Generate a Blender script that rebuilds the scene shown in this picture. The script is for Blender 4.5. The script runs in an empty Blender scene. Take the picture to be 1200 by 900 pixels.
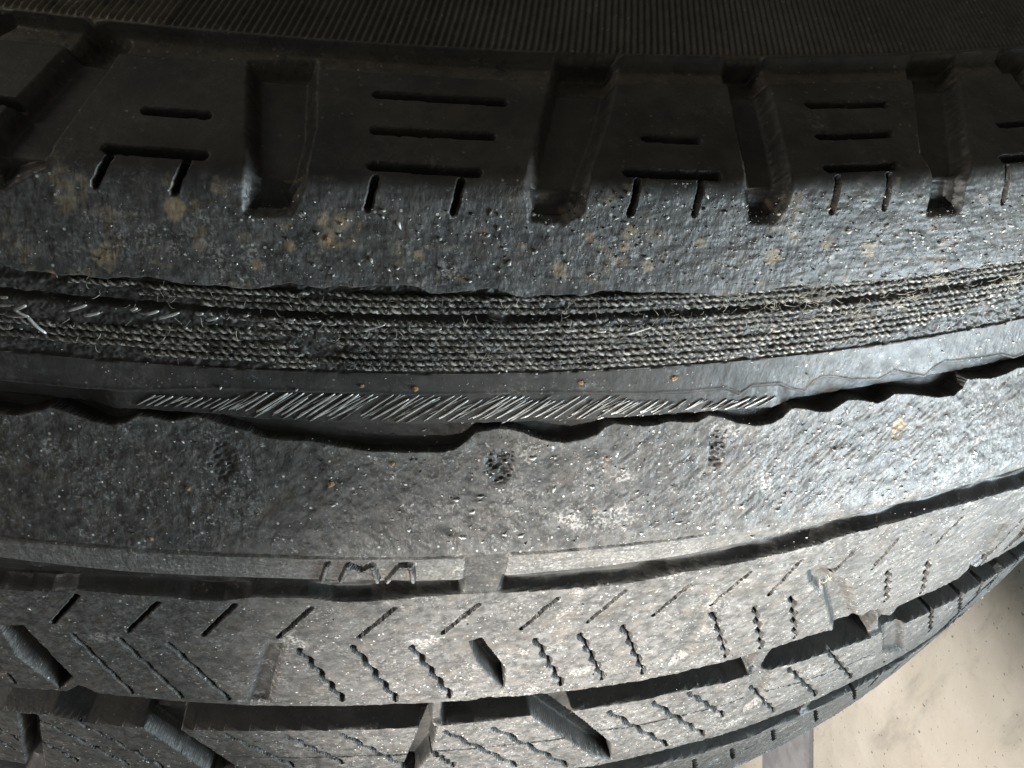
import bpy, math, random
import numpy as np
from mathutils import Vector, Matrix, Quaternion

rnd = random.Random(7)
rng = np.random.default_rng(11)
scene = bpy.context.scene
COL = scene.collection

# ------------------------------------------------------------------ frame of reference
# Tyre coordinates: z = wheel axis, x = out of the tread towards the viewer, y = towards the floor.
# World: the wheel stands upright, its axis horizontal (world Y), the floor at Z = 0.
RM = 0.3325                                   # height of the wheel centre above the floor


def W(p):
    p = np.asarray(p, float)
    return np.stack([p[..., 0], p[..., 2], RM - p[..., 1]], -1)


def WD(d):
    return Vector((d[0], d[2], -d[1]))


# ------------------------------------------------------------------ camera
CO = np.array([0.39450796, 0.0, 0.13051595])
CR = np.array([0.09100494, 0.99122488, 0.0958715])
CU = np.array([-0.69025322, -0.00660817, 0.72353771])
CF = np.array([-0.71782211, 0.13202112, -0.68359479])
FPX = 946.2                                   # focal length in pixels of the 1200 px wide picture
cam = bpy.data.cameras.new('camera')
cam.sensor_width = 36.0
cam.sensor_fit = 'HORIZONTAL'
cam.lens = FPX / 1200 * 36
cam.clip_start = 0.005
cam.clip_end = 60
camo = bpy.data.objects.new('camera', cam)
COL.objects.link(camo)
r_, u_, f_ = WD(CR), WD(CU), WD(CF)
camo.matrix_world = Matrix(((r_.x, u_.x, -f_.x, 0), (r_.y, u_.y, -f_.y, 0), (r_.z, u_.z, -f_.z, 0), (0, 0, 0, 1)))
camo.location = W(CO)
scene.camera = camo

# ------------------------------------------------------------------ world and lamps
world = bpy.data.worlds.new('World')
scene.world = world
world.use_nodes = True
bg = world.node_tree.nodes['Background']
bg.inputs[0].default_value = (0.80, 0.80, 0.74, 1)
bg.inputs[1].default_value = 0.17


def lamp(name, kind, pos, target, power, color, **kw):
    l = bpy.data.lights.new(name, kind)
    l.energy = power
    l.color = color
    for k, v in kw.items():
        setattr(l, k, v)
    o = bpy.data.objects.new(name, l)
    COL.objects.link(o)
    a, b = Vector(W(pos)), Vector(W(target))
    o.location = a
    o.rotation_euler = (b - a).to_track_quat('-Z', 'Y').to_euler()
    return o


# work lamp lying low in front of the wheel, on its outer side
lamp('work_lamp', 'SPOT', (0.80, -0.20, -0.15), (0.321, 0.060, -0.002), 80.0, (1.0, 0.96, 0.91),
     spot_size=math.radians(17.5), spot_blend=1.0, shadow_soft_size=0.012)
# unseen cool lamp added close by, for the bluish light at the right
lamp('cool_fill', 'AREA', (0.47, 0.30, -0.03), (0.30, 0.10, 0.04), 1.9, (0.74, 0.90, 1.0),
     shape='RECTANGLE', size=0.10, size_y=0.12)
# added spot on the floor ahead of the wheel, bouncing light at the tyre
lamp('bounce_fill', 'SPOT', (0.80, -0.80, -0.25), (0.64, 0.33, -0.20), 170.0, (0.86, 0.94, 1.0),
     spot_size=math.radians(30), spot_blend=0.3, shadow_soft_size=0.03)
# added spot to brighten the bare floor beside the wheel
lamp('floor_fill', 'SPOT', (0.42, -0.87, 0.10), (0.20, 0.33, -0.45), 112.0, (1.0, 0.945, 0.88),
     spot_size=math.radians(25), spot_blend=0.25, shadow_soft_size=0.15)
# dim warm fill added to bring out the sidewall ribs
lamp('sidewall_fill', 'AREA', (0.15, -0.55, 0.55), (0.29, 0.03, 0.09), 0.65, (1.0, 0.90, 0.76),
     shape='RECTANGLE', size=0.10, size_y=0.25)

scene.view_settings.view_transform = 'Standard'
scene.view_settings.look = 'None'
scene.view_settings.gamma = 1
scene.view_settings.exposure = 0.0
scene.view_settings.use_curve_mapping = False
scene.render.engine = 'CYCLES'

# ------------------------------------------------------------------ materials


class NT:
    def __init__(self, name):
        self.m = bpy.data.materials.new(name)
        self.m.use_nodes = True
        self.t = self.m.node_tree
        self.b = self.t.nodes['Principled BSDF']

    def n(self, kind, **kw):
        x = self.t.nodes.new(kind)
        for k, v in kw.items():
            if k.startswith('i_'):
                x.inputs[k[2:].replace('_', ' ')].default_value = v
            else:
                setattr(x, k, v)
        return x

    def l(self, a, b):
        self.t.links.new(a, b)

    def math(self, op, a, b=None, clamp=False):
        x = self.n('ShaderNodeMath', operation=op, use_clamp=clamp)
        for i, v in enumerate((a, b)):
            if v is None:
                continue
            if isinstance(v, (int, float)):
                x.inputs[i].default_value = v
            else:
                self.l(v, x.inputs[i])
        return x.outputs[0]

    def mix(self, f, a, b):
        x = self.n('ShaderNodeMix', data_type='RGBA')
        for s, v in ((0, f), (6, a), (7, b)):
            if isinstance(v, (int, float)):
                x.inputs[s].default_value = v
            elif isinstance(v, tuple):
                x.inputs[s].default_value = v + (1,) if len(v) == 3 else v
            else:
                self.l(v, x.inputs[s])
        return x.outputs[2]

    def noise(self, scale, detail=3, rough=0.6, vec=None):
        x = self.n('ShaderNodeTexNoise')
        x.inputs['Scale'].default_value = scale
        x.inputs['Detail'].default_value = detail
        x.inputs['Roughness'].default_value = rough
        if vec is not None:
            self.l(vec, x.inputs['Vector'])
        return x.outputs['Fac']

    def ramp(self, f, lo, hi):
        x = self.n('ShaderNodeMapRange', clamp=True, interpolation_type='SMOOTHSTEP')
        x.inputs[1].default_value = lo
        x.inputs[2].default_value = hi
        self.l(f, x.inputs[0])
        return x.outputs[0]

    def bump(self, h, dist, strength=1.0):
        x = self.n('ShaderNodeBump')
        x.inputs['Distance'].default_value = dist
        x.inputs['Strength'].default_value = strength
        self.l(h, x.inputs['Height'])
        self.l(x.outputs[0], self.b.inputs['Normal'])


def rubber():
    k = NT('tyre_rubber')
    co = k.n('ShaderNodeTexCoord').outputs['Object']
    at = k.n('ShaderNodeAttribute', attribute_name='wear')  # holds wear and dust, with some shade painted in
    sep = k.n('ShaderNodeSeparateColor')
    k.l(at.outputs['Color'], sep.inputs[0])
    R, G, B = sep.outputs
    big = k.noise(90, 4, 0.6, co)
    mid = k.noise(620, 4, 0.62, co)
    fine = k.noise(2100, 3, 0.65, co)
    # clean moulded rubber against the abraded, dusty surface
    B = k.math('MULTIPLY', B, 1.0, True)
    clean = k.mix(k.ramp(big, 0.35, 0.7), (0.016, 0.016, 0.015), (0.042, 0.040, 0.036))
    worn = k.mix(k.ramp(mid, 0.32, 0.68), (0.044, 0.043, 0.041), (0.118, 0.115, 0.110))
    cl = k.ramp(k.noise(170, 4, 0.65, co), 0.42, 0.62)              # dust gathers in patches
    worn = k.mix(k.math('MULTIPLY', cl, k.ramp(fine, 0.50, 0.70)), worn, (0.25, 0.245, 0.235))
    worn = k.mix(k.math('MULTIPLY', k.ramp(k.noise(260, 3, 0.6, co), 0.50, 0.68), 0.40), worn, (0.135, 0.112, 0.092))
    worn = k.mix(k.math('MULTIPLY', k.ramp(k.noise(900, 4, 0.75, co), 0.62, 0.69), 0.85), worn, (0.45, 0.445, 0.43))
    worn = k.mix(k.math('MULTIPLY', k.ramp(k.noise(130, 4, 0.6, co), 0.60, 0.70), k.ramp(fine, 0.47, 0.58)), worn, (0.34, 0.335, 0.32))
    worn = k.mix(k.math('MULTIPLY', B, 0.30), worn, k.mix(k.ramp(fine, 0.4, 0.62), (0.16, 0.155, 0.145), (0.33, 0.32, 0.30)))
    col = k.mix(R, clean, worn)
    # pale mineral specks ground into the rubber
    v = k.n('ShaderNodeTexVoronoi', feature='F1')
    v.inputs['Scale'].default_value = 1150
    v.inputs['Randomness'].default_value = 1
    k.l(co, v.inputs['Vector'])
    sp = k.math('LESS_THAN', v.outputs['Distance'], 0.20)
    sepv = k.n('ShaderNodeSeparateColor')
    k.l(v.outputs['Color'], sepv.inputs[0])
    sp = k.math('MULTIPLY', sp, k.math('GREATER_THAN', sepv.outputs[0], 0.90))
    sp = k.math('MULTIPLY', sp, R, True)
    col = k.mix(sp, col, (0.55, 0.54, 0.50))
    # tan dirt
    tan = k.math('MULTIPLY', G, k.ramp(k.noise(700, 4, 0.65, co), 0.32, 0.52), True)
    col = k.mix(k.math('MULTIPLY', tan, 0.85), col, (0.27, 0.205, 0.13))
    k.l(col, k.b.inputs['Base Color'])
    ro = k.math('ADD', 0.33, k.math('MULTIPLY', k.noise(400, 3, 0.6, co), 0.32))
    k.l(ro, k.b.inputs['Roughness'])
    k.b.inputs['Specular IOR Level'].default_value = 0.38
    mp = k.n('ShaderNodeMapping')
    mp.inputs['Rotation'].default_value = (0.0, 0.7, 0.9)
    mp.inputs['Scale'].default_value = (1.0, 0.34, 1.0)
    k.l(co, mp.inputs['Vector'])
    hh = k.math('ADD', k.math('MULTIPLY', fine, 0.22), k.math('MULTIPLY', k.noise(800, 3, 0.6, mp.outputs[0]), 1.0))
    hh = k.math('MULTIPLY', hh, k.math('ADD', 0.22, R))
    k.bump(hh, 0.00023, 1.0)
    return k.m


def simple(name, c1, c2, scale, rough, metal=0.0, bump=0.0, spec=0.5):
    k = NT(name)
    co = k.n('ShaderNodeTexCoord').outputs['Object']
    f = k.noise(scale, 4, 0.65, co)
    k.l(k.mix(k.ramp(f, 0.33, 0.67), c1, c2), k.b.inputs['Base Color'])
    k.b.inputs['Roughness'].default_value = rough
    k.b.inputs['Metallic'].default_value = metal
    k.b.inputs['Specular IOR Level'].default_value = spec
    if bump:
        k.bump(f, bump)
    return k.m


def concrete():
    k = NT('beige_concrete')
    co = k.n('ShaderNodeTexCoord').outputs['Object']
    a = k.noise(14, 5, 0.6, co)
    b = k.noise(60, 5, 0.65, co)
    c = k.noise(300, 3, 0.6, co)
    mp = k.n('ShaderNodeMapping')
    mp.inputs['Rotation'].default_value = (0, 0, 0.9)
    mp.inputs['Scale'].default_value = (1.0, 0.3, 1.0)
    k.l(co, mp.inputs['Vector'])
    st = k.noise(34, 5, 0.65, mp.outputs[0])
    col = k.mix(k.ramp(a, 0.35, 0.7), (0.46, 0.425, 0.365), (0.55, 0.515, 0.455))
    col = k.mix(k.math('MULTIPLY', k.ramp(st, 0.50, 0.70), 0.55), col, (0.27, 0.25, 0.225))
    col = k.mix(k.math('MULTIPLY', k.ramp(b, 0.54, 0.74), 0.5), col, (0.33, 0.30, 0.26))
    col = k.mix(k.math('MULTIPLY', k.ramp(c, 0.65, 0.70), 0.85), col, (0.10, 0.09, 0.08))
    k.l(col, k.b.inputs['Base Color'])
    k.b.inputs['Roughness'].default_value = 0.75
    k.bump(b, 0.0015, 0.6)
    return k.m


def cord_material():
    k = NT('dirty_textile_cord')
    co = k.n('ShaderNodeTexCoord').outputs['Object']
    at = k.n('ShaderNodeAttribute', attribute_name='bare')  # pale crests painted in as bead highlights
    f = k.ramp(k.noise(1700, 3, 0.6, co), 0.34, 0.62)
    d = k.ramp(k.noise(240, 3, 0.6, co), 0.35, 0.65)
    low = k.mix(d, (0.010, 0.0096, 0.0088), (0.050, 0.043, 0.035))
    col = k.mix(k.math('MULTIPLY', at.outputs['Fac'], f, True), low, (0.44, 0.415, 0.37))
    k.l(col, k.b.inputs['Base Color'])
    k.b.inputs['Roughness'].default_value = 0.36
    k.bump(f, 0.0001)
    return k.m


M_RUB = rubber()
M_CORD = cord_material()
M_WIRE = simple('bright_steel_wire', (0.50, 0.49, 0.47), (0.86, 0.85, 0.82), 900, 0.38, 0.35)
M_DWIRE = simple('rubber_coated_wire', (0.08, 0.078, 0.074), (0.55, 0.54, 0.51), 700, 0.40, 0.2)
M_FLUFF = simple('pale_fibre', (0.06, 0.055, 0.045), (0.62, 0.58, 0.49), 800, 0.5)
M_CRUMB = simple('pale_crumb', (0.30, 0.29, 0.27), (0.80, 0.79, 0.75), 700, 0.35)
M_DCRUMB = simple('rubber_crumb', (0.010, 0.010, 0.010), (0.05, 0.048, 0.045), 700, 0.5)
M_TAN = simple('tan_grit', (0.34, 0.20, 0.08), (0.66, 0.46, 0.24), 600, 0.6, 0, 0.0002)
M_STRAW = simple('dry_straw', (0.30, 0.22, 0.11), (0.55, 0.43, 0.26), 400, 0.6)
M_FLOOR = concrete()
M_STRIP = simple('grey_floor_strip', (0.20, 0.20, 0.215), (0.30, 0.30, 0.31), 40, 0.55, 0, 0.001)

# ------------------------------------------------------------------ tyre section
KEY = [(0.2150, 0.0900), (0.2250, 0.1010), (0.2450, 0.1040), (0.2620, 0.1015), (0.2800, 0.0975),
       (0.2967, 0.0921), (0.3173, 0.0868), (0.3209, 0.0738), (0.3215, 0.0625), (0.3224, 0.0587),
       (0.3236, 0.0548), (0.3309, 0.0379), (0.3282, -0.0130), (0.3274, -0.0573), (0.3238, -0.1036),
       (0.3150, -0.1110), (0.3000, -0.1140), (0.2750, -0.1180), (0.2450, -0.1180), (0.2250, -0.1120), (0.2150, -0.1010)]
DS = 0.0001
_q = []
for a, b in zip(KEY[:-1], KEY[1:]):
    n = max(2, int(math.hypot(b[0] - a[0], b[1] - a[1]) / DS))
    t = np.linspace(0, 1, n, endpoint=False)[:, None]
    _q.append(np.array(a) + (np.array(b) - np.array(a)) * t)
_q = np.concatenate(_q)


def gsm(a, sig):
    k = np.arange(-4 * sig, 4 * sig + 1)
    w = np.exp(-0.5 * (k / sig) ** 2)
    w /= w.sum()
    p = np.pad(a, (4 * sig, 4 * sig), mode='edge')
    return np.convolve(p, w, 'valid')


PR, PZ = gsm(_q[:, 0], 13), gsm(_q[:, 1], 13)
PS = np.r_[0, np.cumsum(np.hypot(np.diff(PR), np.diff(PZ)))]
TR, TZ = np.gradient(PR, PS), np.gradient(PZ, PS)
_l = np.hypot(TR, TZ)
NR, NZ = -TZ / _l, TR / _l                       # outward normal of the section


def s_of(r, z):
    return PS[np.argmin((PR - r) ** 2 + (PZ - z) ** 2)]


sA, sB, sC, sD, sE, sT, sF, sG, sH, sS = [s_of(*KEY[i]) for i in range(5, 15)]
iB = int(np.argmin(np.abs(PS - sB)))
iS = int(np.argmin(np.abs(PS - sS)))
RU = 0.328                                       # arc length u = RU * angle


def pix(pts):
    """photo pixels -> (u, s) on the tyre surface they fall on"""
    p = np.atleast_2d(np.array(pts, float))
    d = CF + CR * ((p[:, :1] - 600) / FPX) - CU * ((p[:, 1:2] - 450) / FPX)
    t = np.linspace(0.04, 0.45, 3300)
    P = CO + d[:, None, :] * t[None, :, None]
    r = np.hypot(P[..., 0], P[..., 1])
    z = P[..., 2]
    rt = np.interp(z, PZ[iB:iS + 700][::-1], PR[iB:iS + 700][::-1])
    i0 = 1200
    zs = np.interp(r, PR[300:iB], PZ[300:iB])
    gap = np.where(z <= PZ[iB], r - rt, z - zs + np.maximum(0, r - PR[iB]) * 0.3)
    ins = gap < 0
    k = np.where(ins.any(1), ins.argmax(1), gap.argmin(1))
    ar = np.arange(len(p))
    g1, g0 = gap[ar, k], gap[ar, np.maximum(k - 1, 0)]
    f = np.where(ins.any(1), np.clip(g0 / np.maximum(g0 - g1, 1e-9), 0, 1), 1.0)
    Q = P[ar, np.maximum(k - 1, 0)] * (1 - f[:, None]) + P[ar, k] * f[:, None]
    r, z = np.hypot(Q[:, 0], Q[:, 1]), Q[:, 2]
    s = np.where(z <= PZ[iB], np.interp(z, PZ[iB:][::-1][400:], PS[iB:][::-1][400:]) if False else
                 np.interp(-z, -PZ[iB:iS + 700], PS[iB:iS + 700]), np.interp(r, PR[300:iB], PS[300:iB]))
    return np.stack([RU * np.arctan2(Q[:, 1], Q[:, 0]), s], -1)


def surf(U, S, H):
    """(u, s, height) -> tyre coordinates"""
    th = U / RU
    r = np.interp(S, PS, PR) + H * np.interp(S, PS, NR)
    z = np.interp(S, PS, PZ) + H * np.interp(S, PS, NZ)
    return np.stack([r * np.cos(th), r * np.sin(th), z], -1)


# ------------------------------------------------------------------ noise and shapes in (u, s)
TAB = rng.random((64, 256, 256)).astype(np.float32)


def vn(U, S, su, ss, seed):
    x, y = U / su + 1000.37, S / ss + 1000.71
    ix, iy = np.floor(x).astype(np.int32), np.floor(y).astype(np.int32)
    fx, fy = (x - ix).astype(np.float32), (y - iy).astype(np.float32)
    fx, fy = fx * fx * (3 - 2 * fx), fy * fy * (3 - 2 * fy)
    T = TAB[seed % 64]
    a, b = T[ix & 255, iy & 255], T[(ix + 1) & 255, iy & 255]
    c, d = T[ix & 255, (iy + 1) & 255], T[(ix + 1) & 255, (iy + 1) & 255]
    return (a + (b - a) * fx) * (1 - fy) + (c + (d - c) * fx) * fy - 0.5


def sst(x):
    x = np.clip(x, 0, 1)
    return x * x * (3 - 2 * x)


def d_poly_line(U, S, pl):
    best = np.full(U.shape, 1e9)
    for (a, b) in zip(pl[:-1], pl[1:]):
        vx, vy = b[0] - a[0], b[1] - a[1]
        L = vx * vx + vy * vy + 1e-18
        t = np.clip(((U - a[0]) * vx + (S - a[1]) * vy) / L, 0, 1)
        best = np.minimum(best, np.hypot(U - a[0] - t * vx, S - a[1] - t * vy))
    return best


def sd_polygon(U, S, pg):
    pl = np.concatenate([pg, pg[:1]])
    d = d_poly_line(U, S, pl)
    ins = np.zeros(U.shape, bool)
    for a, b in zip(pl[:-1], pl[1:]):
        c = (a[1] > S) != (b[1] > S)
        x = (b[0] - a[0]) * (S - a[1]) / (b[1] - a[1] + 1e-18) + a[0]
        ins ^= c & (U < x)
    return np.where(ins, -d, d)


def curve(pts, jit=0.0):
    p = pix(pts)
    o = np.argsort(p[:, 0])
    return p[o]


class Contour:
    def __init__(self, pts):
        self.p = curve(pts)
        self.a, self.b = self.p[0, 0], self.p[-1, 0]

    def __call__(self, U):
        L = self.b - self.a
        x = self.a + np.abs(((U - self.a) / L + 1) % 2 - 1) * L if False else U
        k = np.floor((U - self.a) / L)
        x = U - k * L
        x = np.where(k % 2 == 0, x, self.a + self.b - x)      # mirrored on beyond the traced length
        return np.interp(x, self.p[:, 0], self.p[:, 1])


FEAT = []      # (kind, points(u,s), width, depth, softness, zone)
ZONES = {}


def feat(kind, pts, width, depth, soft, zone, wavy=0.0):
    p = pix(pts)
    if wavy:
        n = 26
        q = np.stack([np.interp(np.linspace(0, 1, n), np.linspace(0, 1, len(p)), p[:, i]) for i in (0, 1)], -1)
        dr = p[-1] - p[0]
        nr = np.array([-dr[1], dr[0]]) / np.hypot(*dr)
        w = np.sin(np.linspace(0, 1, n) * 2 * math.pi * 4.2) * wavy
        q = q + nr * w[:, None]
        p = q
    FEAT.append([kind, p, width, depth, soft, zone])
    z = ZONES.setdefault(zone, [1e9, -1e9])
    z[0] = min(z[0], p[:, 0].mean())
    z[1] = max(z[1], p[:, 0].mean())


mm = 0.001
# --- shoulder: lateral grooves, slots across the blocks, slits that run out onto the worn face
SH_GROOVES = [[(108, 28), (146, 44), (48, 190), (0, 215), (-14, 190), (-6, 150)],
              [(296, 66), (366, 66), (363, 150), (350, 215), (337, 247), (291, 246), (296, 190)],
              [(656, 66), (722, 68), (706, 140), (684, 200), (677, 245), (660, 256), (626, 253), (622, 215), (640, 140)],
              [(852, 72), (890, 72), (907, 140), (921, 205), (920, 236), (906, 256), (882, 256), (877, 225), (868, 150)],
              [(1070, 68), (1118, 68), (1127, 150), (1128, 210), (1122, 245), (1091, 248), (1084, 180)]]
for g in SH_GROOVES:
    feat('poly', g, 0, 2.2 * mm, 1.8 * mm, 'sh')
for a, b in [((172, 130), (242, 135)), ((126, 174), (238, 182)), ((443, 111), (590, 120)), ((440, 153), (576, 160)),
             ((437, 194), (559, 202)), ((757, 162), (817, 165)), ((736, 202), (840, 206)), ((948, 123), (1037, 122)),
             ((960, 160), (1043, 157)), ((970, 197), (1049, 194)), ((1172, 146), (1240, 141)), ((1176, 186), (1240, 181))]:
    feat('line', [a, b], 0.95 * mm, 1.5 * mm, 0.42 * mm, 'sh')
for a, b in [((128, 184), (111, 217)), ((219, 190), (204, 224)), ((440, 209), (431, 244)), ((540, 213), (531, 249)),
             ((747, 212), (739, 250)), ((821, 213), (814, 250)), ((982, 209), (975, 247)), ((1042, 206), (1037, 243)),
             ((1181, 196), (1176, 236))]:
    feat('line', [a, b], 0.62 * mm, 2.2 * mm, 0.30 * mm, 'sh')
# --- centre rib: straight sipes above, zigzag sipes below, slots between them
for a, b in [((91, 698), (62, 730)), ((185, 706), (150, 740)), ((275, 709), (238, 745)), ((365, 713), (326, 747)),
             ((463, 713), (421, 747)), ((561, 708), (519, 742)), ((654, 701), (611, 737)), ((732, 693), (689, 729)),
             ((808, 686), (766, 721)), ((879, 671), (834, 709)), ((939, 657), (901, 697)), ((1003, 644), (976, 671)),
             ((1054, 630), (1022, 667)), ((1128, 606), (1099, 635))]:
    feat('line', [a, b], 0.60 * mm, 4.0 * mm, 0.16 * mm, 'mid')
for a, b in [((-52, 735), (18, 800)), ((86, 744), (156, 812)), ((141, 749), (214, 817)), ((198, 754), (269, 820)),
             ((351, 761), (403, 821)), ((414, 758), (466, 821)), ((483, 758), (529, 816)), ((628, 749), (659, 802)),
             ((680, 743), (708, 796)), ((731, 734), (755, 789)), ((837, 719), (852, 769)), ((885, 711), (893, 759)),
             ((928, 698), (933, 747)), ((1041, 668), (1039, 704)), ((1088, 657), (1081, 694))]:
    feat('line', [a, b], 0.66 * mm, 4.0 * mm, 0.16 * mm, 'mid', wavy=0.38 * mm if a[0] > 300 else 0.16 * mm)
for pg, dp in [([(0, 734), (26, 734), (88, 797), (70, 806), (22, 770)], 4.0), ([(313, 756), (330, 757), (313, 822), (291, 822)], 1.5),
               ([(551, 752), (563, 748), (592, 785), (590, 806), (562, 778)], 3.4), ([(817, 720), (836, 720), (806, 768), (782, 782)], 1.1),
               ([(966, 684), (980, 679), (992, 682), (997, 698), (1000, 716), (1010, 728), (1000, 734), (980, 738), (974, 716), (970, 700)], 1.8), ([(1160, 618), (1180, 616), (1156, 654), (1136, 668)], 1.1), ([(949, 670), (960, 664), (974, 668), (972, 684), (962, 692), (952, 684)], 1.7)]:
    feat('poly', pg, 0, dp * mm, (0.5 if dp > 2 else 1.9) * mm, 'mid')
# --- next row: cross grooves and zigzag sipes
ROW_GROOVES = [([(22, 836), (44, 838), (52, 905), (34, 905)], 4.5), ([(165, 850), (203, 850), (286, 905), (246, 905)], 4.6),
               ([(494, 850), (512, 852), (503, 885), (486, 905), (470, 905)], 4.0),
               ([(620, 836), (662, 828), (716, 872), (716, 890), (690, 882)], 4.6),
               ([(884, 788), (902, 788), (892, 822), (870, 838)], 1.4), ([(1036, 728), (1058, 730), (1056, 762), (1036, 764)], 1.6)]
for pg, dp in ROW_GROOVES:
    feat('poly', pg, 0, dp * mm, (0.5 if dp > 2 else 1.5) * mm, 'row')
for a, b in [((-60, 820), (22, 868)), ((42, 841), (152, 896)), ((94, 847), (192, 899)), ((50, 869), (92, 892)), ((266, 861), (345, 898)), ((336, 862), (402, 894)),
             ((402, 861), (476, 898)), ((522, 857), (606, 897)), ((579, 853), (666, 897)), ((504, 880), (533, 897)),
             ((714, 834), (783, 873)), ((766, 823), (826, 861)), ((808, 812), (849, 838)), ((884, 811), (908, 833)),
             ((925, 783), (957, 814)), ((973, 765), (998, 794)), ((1091, 713), (1090, 739)), ((1125, 695), (1124, 715))]:
    feat('line', [a, b], 0.72 * mm, 4.0 * mm, 0.18 * mm, 'row', wavy=0.38 * mm)
for pl in [[(0, 860), (27, 864), (80, 871), (120, 876), (173, 881), (227, 884), (300, 888), (440, 885), (480, 884)],
           [(510, 880), (560, 877), (605, 872), (662, 865)], [(694, 857), (740, 852), (800, 838), (837, 830), (880, 815)],
           [(898, 810), (940, 799), (985, 783), (1025, 765)]]:
    feat('line', pl, 0.45 * mm, 1.6 * mm, 0.25 * mm, 'row')
for x, y in [(813, 890), (857, 878), (905, 856), (955, 833), (1000, 808)]:
    feat('line', [(x, y), (x + 1, y + 12)], 0.8 * mm, 2.5 * mm, 0.3 * mm, 'out', wavy=0.3 * mm)

# repeat each zone's pattern round the tyre, outside the stretch traced above
ALL = []
for k, p, w, dpt, sf, zone in FEAT:
    z0, z1 = ZONES[zone]
    L = (z1 - z0) + 0.006
    for n in range(-9, 10):
        sh = n * L
        c = p[:, 0].mean() + sh
        if n != 0 and z0 - 1e-6 <= c <= z1 + 1e-6:
            continue
        if abs(c) > math.pi * RU:
            continue
        ALL.append((k, p + np.array([sh, 0]), w, dpt, sf, zone))

# --- traced edges
FLAP = Contour([(0, 482), (20, 485), (47, 480), (60, 475), (77, 480), (110, 492), (133, 497), (150, 493), (163, 485), (180, 487),
                (200, 492), (213, 490), (227, 486), (240, 488), (260, 495), (287, 502), (307, 510), (327, 513), (367, 515),
                (400, 522), (433, 527), (477, 528), (517, 528), (533, 525), (547, 515), (557, 505), (567, 503), (587, 500),
                (603, 502), (617, 507), (633, 513), (660, 517), (683, 513), (700, 507), (710, 498), (720, 494), (733, 496),
                (753, 498), (770, 496), (783, 492), (800, 493), (817, 493), (830, 485), (843, 487), (860, 493), (883, 497),
                (903, 495), (917, 487), (927, 477), (940, 477), (960, 481), (973, 480), (983, 473), (993, 467), (1007, 467),
                (1027, 471), (1037, 467), (1047, 460), (1063, 460), (1083, 462), (1100, 464), (1117, 462), (1127, 453),
                (1133, 443), (1147, 442), (1160, 442), (1177, 437), (1190, 430), (1200, 429), (1240, 420)])
LIP = Contour([(0, 446), (100, 455), (150, 458), (250, 455), (400, 460), (500, 463), (600, 461), (680, 461), (750, 462), (800, 460),
               (850, 455), (867, 462), (880, 453), (913, 450), (930, 457), (943, 460), (950, 450), (960, 443), (977, 442),
               (997, 446), (1030, 445), (1047, 435), (1067, 440), (1083, 442), (1093, 432), (1107, 424), (1120, 424),
               (1153, 420), (1173, 416), (1187, 420), (1200, 415), (1240, 404)])
STRIPB = Contour([(0, 466), (100, 476), (170, 480), (250, 485), (300, 491), (400, 495), (480, 497), (550, 496), (600, 495), (700, 491),
                  (800, 484), (900, 478), (1000, 462), (1100, 444), (1200, 424)])
CTOP = Contour([(0, 312), (60, 320), (120, 326), (170, 322), (210, 332), (250, 334), (300, 340), (340, 333), (400, 337), (430, 333), (480, 334),
                (505, 342), (540, 341), (580, 340), (612, 349), (660, 346), (720, 341), (780, 343), (840, 346), (900, 340),
                (960, 334), (1000, 330), (1050, 328), (1100, 320), (1150, 312), (1200, 304)])
FTOP = Contour([(0, 629), (100, 638), (200, 646), (300, 650), (400, 653), (540, 652), (600, 648), (700, 641), (800, 630), (900, 614),
                (1000, 594), (1100, 570), (1200, 542)])
FMID = Contour([(0, 652), (100, 664), (200, 672), (300, 676), (400, 678), (530, 679), (600, 673), (700, 663), (800, 650), (900, 629),
                (1000, 603), (1100, 577), (1200, 547)])
FBOT = Contour([(0, 690), (60, 694), (90, 691), (120, 694), (160, 697), (190, 699), (225, 703), (262, 704), (295, 700), (330, 701), (360, 701), (390, 705),
                (435, 705), (475, 701), (535, 697), (600, 694), (660, 691), (740, 683), (800, 671), (880, 657), (950, 640), (1000, 625),
                (1050, 612), (1100, 598), (1150, 585), (1200, 570)])
GTOP = Contour([(-60, 800), (0, 805), (60, 809), (78, 810), (92, 803), (102, 806), (116, 813), (160, 817), (200, 821), (300, 827), (400, 827), (500, 824), (555, 821),
                (565, 818), (650, 812), (750, 798), (850, 775), (950, 745), (1000, 730), (1020, 715), (1035, 714), (1050, 711), (1125, 677), (1136, 666), (1150, 662), (1189, 641), (1200, 634)])
GBOT = Contour([(-60, 828), (0, 832), (60, 838), (100, 847), (180, 854), (260, 856), (400, 855), (500, 852), (560, 846), (620, 839), (700, 829),
                (800, 810), (850, 800), (900, 786), (1000, 755), (1060, 731), (1100, 712), (1150, 684), (1200, 650)])
HTOP = Contour([(0, 890), (300, 912), (500, 912), (700, 897), (800, 873), (850, 860), (900, 842), (948, 823), (1016, 790), (1066, 763), (1100, 740), (1125, 720)])

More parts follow.
